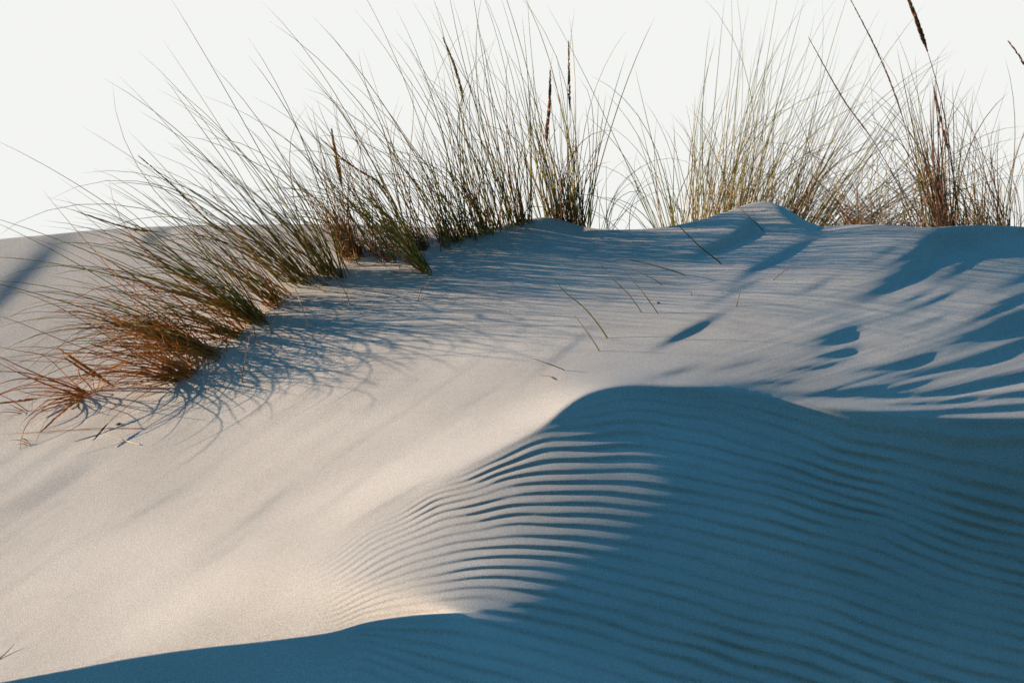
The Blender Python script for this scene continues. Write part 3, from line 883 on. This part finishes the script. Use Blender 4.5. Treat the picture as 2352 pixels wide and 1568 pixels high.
tuft(22, "dark tall tuft crowning the small peak, with two brown seed heads", (1300, 508),
     [(G, M_GREEN, [g(97, (1300, 508), (27, 3, .15), -6, 7, 420, 140, -5, 11, r=(.0013, .0022), fan=5, behind=.05),
                    g(10, (1300, 508), (30, 3, .15), -5, 6, 560, 50, -4, 8, fan=4, behind=.05)]),
      (D, M_DRY, [g(79, (1305, 510), (24, 3, .15), -5, 14, 220, 90, 0, 28, wav=.16, behind=.04)])],
     [dict(pts=[(1322, 512), (1318, 400), (1310, 270), (1307, 180), (1306, 98)], head_from=.62, dy=0, R=.0042, n=170, head_mat=M_HEAD),
      dict(pts=[(1285, 505), (1268, 400), (1256, 320), (1262, 240), (1264, 168)], head_from=.5, dy=0, R=.0055, n=200, head_mat=M_HEAD, flare=1.3)])
tuft(23, "sparse wispy tuft of pale bent leaves just right of the small peak", (1400, 526),
     [(G, M_GREEN, [g(14, (1380, 526), (24, 2), 4, 12, 260, 90, 20, 45, r=(.0008, .0013), behind=.05),
                    g(4, (1375, 525), (12, 2), 14, 8, 360, 50, 85, 20, r=(.0008, .0013), behind=.05),
                    g(9, (1450, 526), (35, 2), 0, 40, 130, 50, 10, 60, r=(.0008, .0012), behind=.05)]),
      (D, M_STRAW_GLINT, [g(9, (1400, 526), (24, 2), 0, 22, 220, 90, 50, 70, r=(.0008, .0013), behind=.08)])])
tuft(24, "thin open tuft of slender green leaves left of the higher peak", (1560, 515),
     [(G, M_GREEN, [g(37, (1562, 515), (17, 2), -9, 7, 380, 100, -8, 10, behind=.7, fan=2),
                    g(20, (1575, 512), (20, 2), 6, 9, 320, 100, 0, 16, behind=.7),
                    g(5, (1545, 515), (6, 2), -26, 8, 300, 60, -75, 20, behind=.7)]),
      (D, M_DRY, [g(14, (1565, 515), (20, 2), 0, 22, 160, 70, 0, 60, behind=.7, r=(.0008, .0014))])])
tuft(25, "straw-streaked tuft on the left side of the higher peak", (1640, 494),
     [(G, M_GREEN, [g(103, (1640, 494), (20, 2, -.3), 10, 8, 483, 120, 6, 12, behind=1.7, fan=4)]),
      (D, M_DRY, [g(120, (1640, 494), (24, 2, -.3), 12, 13, 309, 90, 6, 25, wav=.14, behind=1.7)]),
      ("pale_leaf_fan", M_STRAW_GLINT, [g(24, (1640, 494), (24, 2, -.3), 16, 16, 322, 90, 20, 40, behind=1.7)])])
tuft(26, "tall tuft rising straight up behind the higher peak", (1725, 468),
     [(G, M_GREEN, [g(144, (1722, 470), (24, 2, -.3), 10, 8, 510, 120, 6, 10, behind=1.7, fan=5),
                    g(12, (1735, 468), (10, 2), 13, 4, 671, 40, 2, 6, behind=1.7)]),
      (D, M_DRY, [g(136, (1722, 470), (26, 2, -.3), 13, 13, 322, 90, 6, 25, wav=.14, behind=1.7)]),
      ("pale_leaf_fan", M_STRAW_GLINT, [g(24, (1725, 468), (26, 2, -.3), 18, 16, 336, 90, 25, 40, behind=1.7)])])
tuft(27, "leaning tuft behind the right slope of the higher peak", (1830, 500),
     [(G, M_GREEN, [g(144, (1825, 500), (24, 2, .5), 20, 9, 510, 120, 8, 12, behind=1.7, fan=4)]),
      (D, M_DRY, [g(136, (1830, 502), (26, 2, .5), 24, 13, 322, 90, 10, 25, wav=.14, behind=1.7)]),
      ("pale_leaf_fan", M_STRAW_GLINT, [g(27, (1830, 502), (26, 2, .5), 30, 16, 322, 90, 25, 40, behind=1.7)])])
tuft(28, "wide tuft fanning low to the right at the foot of the higher peak", (1910, 520),
     [(G, M_GREEN, [g(194, (1895, 520), (20, 2), 40, 13, 443, 120, 14, 14, behind=1.7, fan=5)]),
      (D, M_DRY, [g(234, (1905, 520), (26, 2), 46, 16, 282, 80, 30, 25, wav=.14, behind=1.7)]),
      ("pale_leaf_fan", M_STRAW_GLINT, [g(43, (1905, 520), (26, 2), 50, 16, 295, 90, 25, 40, behind=1.7)])])
tuft(29, "low tangle of brown bent stems between the fanning tuft and the red-brown bundle", (2060, 520),
     [(G, M_GREEN, [g(47, (2060, 520), (40, 2), 14, 22, 354, 100, 14, 20, behind=.9)]),
      (D, M_DRY, [g(162, (2050, 520), (44, 2), -14, 26, 268, 90, -20, 35, wav=.12, behind=.9, r=(.0009, .0016)),
                  g(72, (2010, 520), (30, 2), 58, 14, 183, 50, 40, 25, behind=.9)])],
     [dict(pts=[(2110, 522), (2050, 400), (2000, 315), (1935, 225), (1858, 88)], head_from=.5, dy=0, R=.0026, r=.003, n=320, head_mat=M_HEAD, stem_mat=M_BROWN, behind=.9),
      dict(pts=[(2125, 522), (2105, 400), (2070, 260), (2020, 130), (1950, -8)], head_from=.5, dy=0, R=.0031, r=.003, n=340, head_mat=M_HEAD, stem_mat=M_BROWN, behind=.9)])
tuft(30, "upright red-brown bundle of stout stalks topped by a dark plume", (2200, 518),
     [(D, M_BROWN, [g(90, (2203, 518), (9, 2), -6, 4, 400, 70, -4, 10, r=(.0016, .0028), behind=.6),
                   g(33, (2150, 519), (14, 2), -12, 8, 244, 60, -4, 12, behind=.6),
                   g(33, (2200, 518), (14, 2), -42, 18, 317, 90, -30, 20, behind=.6, r=(.0009, .0015))]),
      (G, M_GREEN, [g(36, (2200, 518), (18, 2), -4, 12, 366, 80, 0, 14, behind=.6)])],
     [dict(pts=[(2205, 520), (2190, 400), (2168, 260), (2140, 150), (2110, 60), (2080, -20)], head_from=.76, dy=0, R=.0068, n=260, head_mat=M_HEAD, flare=1.7, r=.0036, stem_mat=M_BROWN, behind=.6),
      dict(pts=[(2205, 520), (2185, 380), (2155, 250), (2128, 130), (2080, 20)][:3] + [(2146, 205)], head_from=.6, dy=0, R=.005, n=130, head_mat=M_HEAD, flare=1.3, r=.0036, stem_mat=M_BROWN, behind=.6)])
tuft(31, "loose purplish-brown tuft right of the red-brown bundle", (2275, 518),
     [(G, M_GREEN, [g(47, (2280, 519), (24, 2), -3, 13, 317, 80, 0, 16, behind=.9)]),
      (D, M_DRY, [g(180, (2275, 519), (34, 2), -16, 18, 244, 80, -24, 35, wav=.1, behind=.9, r=(.0009, .0016)),
                  g(25, (2310, 519), (20, 2), -62, 12, 317, 90, -34, 16, behind=.9, r=(.0009, .0014))])])
tuft(32, "brown tuft cut by the right edge of the picture", (2350, 521),
     [(G, M_GREEN, [g(36, (2345, 521), (20, 2), -3, 12, 329, 80, 0, 16, behind=.9)]),
      (D, M_DRY, [g(180, (2352, 521), (26, 2), -14, 14, 293, 90, -8, 25, wav=.1, behind=.9)])],
     [dict(pts=[(2420, 530), (2400, 350), (2380, 220), (2350, 145), (2318, 97)], head_from=.6, dy=0, R=.005, n=130, head_mat=M_HEAD, flare=1.4, behind=.9)])
tuft(34, "low rusty tuft bridging the two green tufts on the ledge", (545, 768),
     [(G, M_GREEN, [g(30, (545, 766), (14, 6, -.2), -64, 9, 430, 110, -26, 14, toward=.35)]),
      (D, M_RUST, [g(60, (545, 768), (20, 8, -.3), -62, 14, 360, 110, -26, 22, wav=.1, toward=.35)])])
tuft(35, "thin orange tuft with arching leaves between the rusty sprig and the flattened tuft", (436, 856),
     [(D, M_RUST, [g(112, (432, 856), (16, 6, -.4), -64, 17, 340, 110, -34, 26, wav=.1, toward=.35),
                   g(34, (425, 860), (22, 8, -.4), -76, 12, 420, 120, -38, 20, toward=.42, wav=.1)])],
     [dict(pts=[(436, 856), (370, 830), (290, 815), (210, 790), (100, 690)][:4], head_from=.5, dy=-.15, R=.0034, n=110, head_mat=M_RUST, stem_mat=M_RUST),
      dict(pts=[(436, 858), (370, 866), (300, 888), (240, 897), (200, 908), (150, 940), (95, 990)], head_from=.7, dy=-.25, r=.0026, R=.004, n=130, head_mat=M_RUST, stem_mat=M_RUST),
      dict(pts=[(430, 860), (400, 868), (330, 905), (260, 960), (215, 1010)], head_from=.8, dy=-.45, r=.002, R=.003, n=90, head_mat=M_RUST, stem_mat=M_RUST)])
tuft(36, "green-brown tuft filling the gap behind the ledge edge", (648, 690),
     [(G, M_GREEN, [g(48, (648, 688), (18, 7, -.4), -50, 9, 460, 120, -18, 14, toward=.38)]),
      (D, M_RUST, [g(35, (650, 690), (20, 8, -.4), -50, 14, 360, 110, -24, 22, wav=.1, toward=.38)])])
tuft(37, "sparse dry tuft at the head of the dappled shade, in front of the broad tuft", (890, 590),
     [(G, M_GREEN, [g(37, (885, 586), (26, 7, .3), -30, 9, 380, 110, -14, 14, toward=.25)]),
      (D, M_DRY, [g(48, (890, 590), (30, 9, .3), -28, 15, 260, 90, -14, 26, wav=.15, toward=.25)])])
# tufts rooted just outside the left edge whose leaves reach in
tuft(33, "few thin arching leaves at the left edge, level with the rusty sprig", (66, 938),
     [(D, M_RUST, [g(9, (66, 938), (5, 4), -62, 10, 110, 30, -20, 12, depth_sd=.1)])])
tuft(38, "tiny lowest wisp of leaves near the left edge, below the rusty sprig", (68, 1015),
     [(D, M_RUST, [g(8, (68, 1015), (5, 4), -50, 14, 90, 30, -50, 12, depth_sd=.1)])])

# ------------------------------------------------------------------ lone leaves blown into the sand
LONE = [
 ("olive bent leaf, longest on the middle slope, casting a long thin shadow", M_GREEN, [(1396,776),(1368,737),(1340,705),(1297,670),(1271,637)], .0017),
 ("brownish leaf just left of and below the longest bent leaf", M_DRY, [(1378,806),(1350,764),(1317,720)], .0011),
 ("straight thin leaf right of the longest bent leaf", M_DRY, [(1475,718),(1445,677),(1403,635),(1370,595)], .0011),
 ("short straight leaf beside the straight thin one, nearer the right", M_DRY, [(1512,720),(1473,667),(1428,614)], .0011),
 ("olive leaf with an elbow, lying almost flat above the middle slope", M_GREEN, [(1578,632),(1508,611),(1437,595),(1413,600),(1389,602)], .0013),
 ("faint thin leaf under the elbowed olive leaf", M_DRY, [(1523,654),(1484,632),(1445,616)], .0009),
 ("stout olive leaf below the higher peak, leaning far left", M_GREEN, [(1659,606),(1606,565),(1557,516),(1530,486)], .0019),
 ("thin brown leaf lying across the higher peak", M_DRY, [(1755,531),(1728,505),(1699,478)], .0013),
 ("tiny upright leaf tip on the slope below the elbowed leaf", M_DRY, [(1589,680),(1588,666)], .0010),
 ("short upright green leaf on the right slope", M_GREEN, [(1691,703),(1697,684),(1700,662)], .0013),
 ("brown leaf leaning right on the right slope", M_DRY, [(1774,644),(1803,621),(1833,604)], .0010),
 ("low brown leaf lying above the crest of the shaded face", M_DRY, [(1299,850),(1262,836),(1218,821)], .0011),
 ("tiny bent straw nearest the crest of the shaded face", M_DRY, [(1273,873),(1259,865),(1232,864)], .0010),
 ("bleached twig leaning over the edge of the grass shade", M_STRAW_GLINT, [(710,753),(697,715),(683,675),(675,656)], .0018),
 ("slender brown stem with a hooked foot in the shade under the grass", M_DRY, [(557,880),(556,858),(562,835),(568,800),(575,765)], .0014),
 ("pale straw stub at the lower left edge", M_STRAW_GLINT, [(-12,1520),(12,1500),(34,1477)], .0018),
 ("long dry leaf trailing along the sand below the rusty sprig", M_RUST, [(330,985),(230,985),(120,992),(0,999)], .0011),
 ("thin crooked straw right of the trailing dry leaf", M_STRAW_GLINT, [(350,1072),(300,1010),(225,990)][:0] or [(320,1022),(270,1008),(226,993)], .0011),
 ("brown leaf crossing the shade left of the bleached twig", M_DRY, [(805,700),(790,665),(762,632)], .0011),
 ("brown crooked leaf in the shade below the slanting tuft", M_DRY, [(960,690),(970,662),(985,625)][:2] + [(1000,640)], .0012),
]
for i, (lab, mat, pts_, r_) in enumerate(LONE):
    path = px_path(pts_, dy=(-.03 if i % 3 else .03), n=5)
    path[0, 2] -= .004
    if i == 16 or i == 17 or i == 12:      # these lie on the sand
        q = catmull(pts_, 5); path = surf(q[:, 0], q[:, 1]); path[:, 1] -= .006; path[:, 2] += .004
    path = resample(path, 12)
    v, f = tubes(path[None], np.array([r_ * 2.0]), .4)
    put("grass_leaf", [(v, f)], mat, None, path[0], label=lab, category="grass leaf", group="single leaves stuck in the sand")

# ------------------------------------------------------------------ root clods and crumbs
def clod(u, v, w, hgt, seed, label, name="root_clod", cat="root clod"):
    rng = np.random.default_rng(seed)
    c = surf(u, v)
    px = (c[1] + DIST) / F
    n1, n2 = 18, 12
    A, B = np.meshgrid(np.linspace(0, 2 * np.pi, n1, endpoint=False), np.linspace(0, np.pi, n2))
    rr = 1 + .35 * value_noise(A * 2.1 + seed, B * 3.3, seed) + .18 * value_noise(A * 5, B * 7, seed + 1)
    P = np.stack([rr * np.sin(B) * np.cos(A) * w * px, rr * np.sin(B) * np.sin(A) * w * px * .8, rr * np.cos(B) * hgt * px], -1) + c
    idx = np.arange(n1 * n2).reshape(n2, n1)
    nx = np.roll(idx, -1, 1)
    fc = np.stack([idx[:-1], idx[1:], nx[1:], nx[:-1]], -1).reshape(-1, 4)
    parts = [(P.reshape(-1, 3), fc)]
    n = 40
    p0 = c + rng.normal(0, .3, (n, 3)) * np.array([w, w, hgt]) * px
    d = rng.normal(0, 1, (n, 3)); d[:, 2] = np.abs(d[:, 2])
    p1 = p0 + d * w * px * .55; p2 = p1 + rng.normal(0, 1, (n, 3)) * w * px * .35
    parts.append(tubes(np.stack([p0, p1, p2], 1), np.full(n, .0011), .5))
    put(name, parts, M_CLOD, None, c, label=label, category=cat)
clod(966, 572, 15, 13, 41, "dark brown root clod at the foot of the slanting grass")
clod(818, 580, 12, 12, 42, "small dark root clod against the tangled dead clump")
clod(1045, 552, 9, 4, 43, "flat dark scrap of roots on the sandy ledge")
clod(1194, 508, 6, 5, 44, "dark root stub on the left shoulder of the small peak")
clod(273, 975, 5, 3, 45, "crumb of curled brown root below the rusty sprig")
clod(1513, 697, 2.6, 1.6, 46, "tiny dark crumb alone on the bright middle slope", "sand_crumb", "crumb")
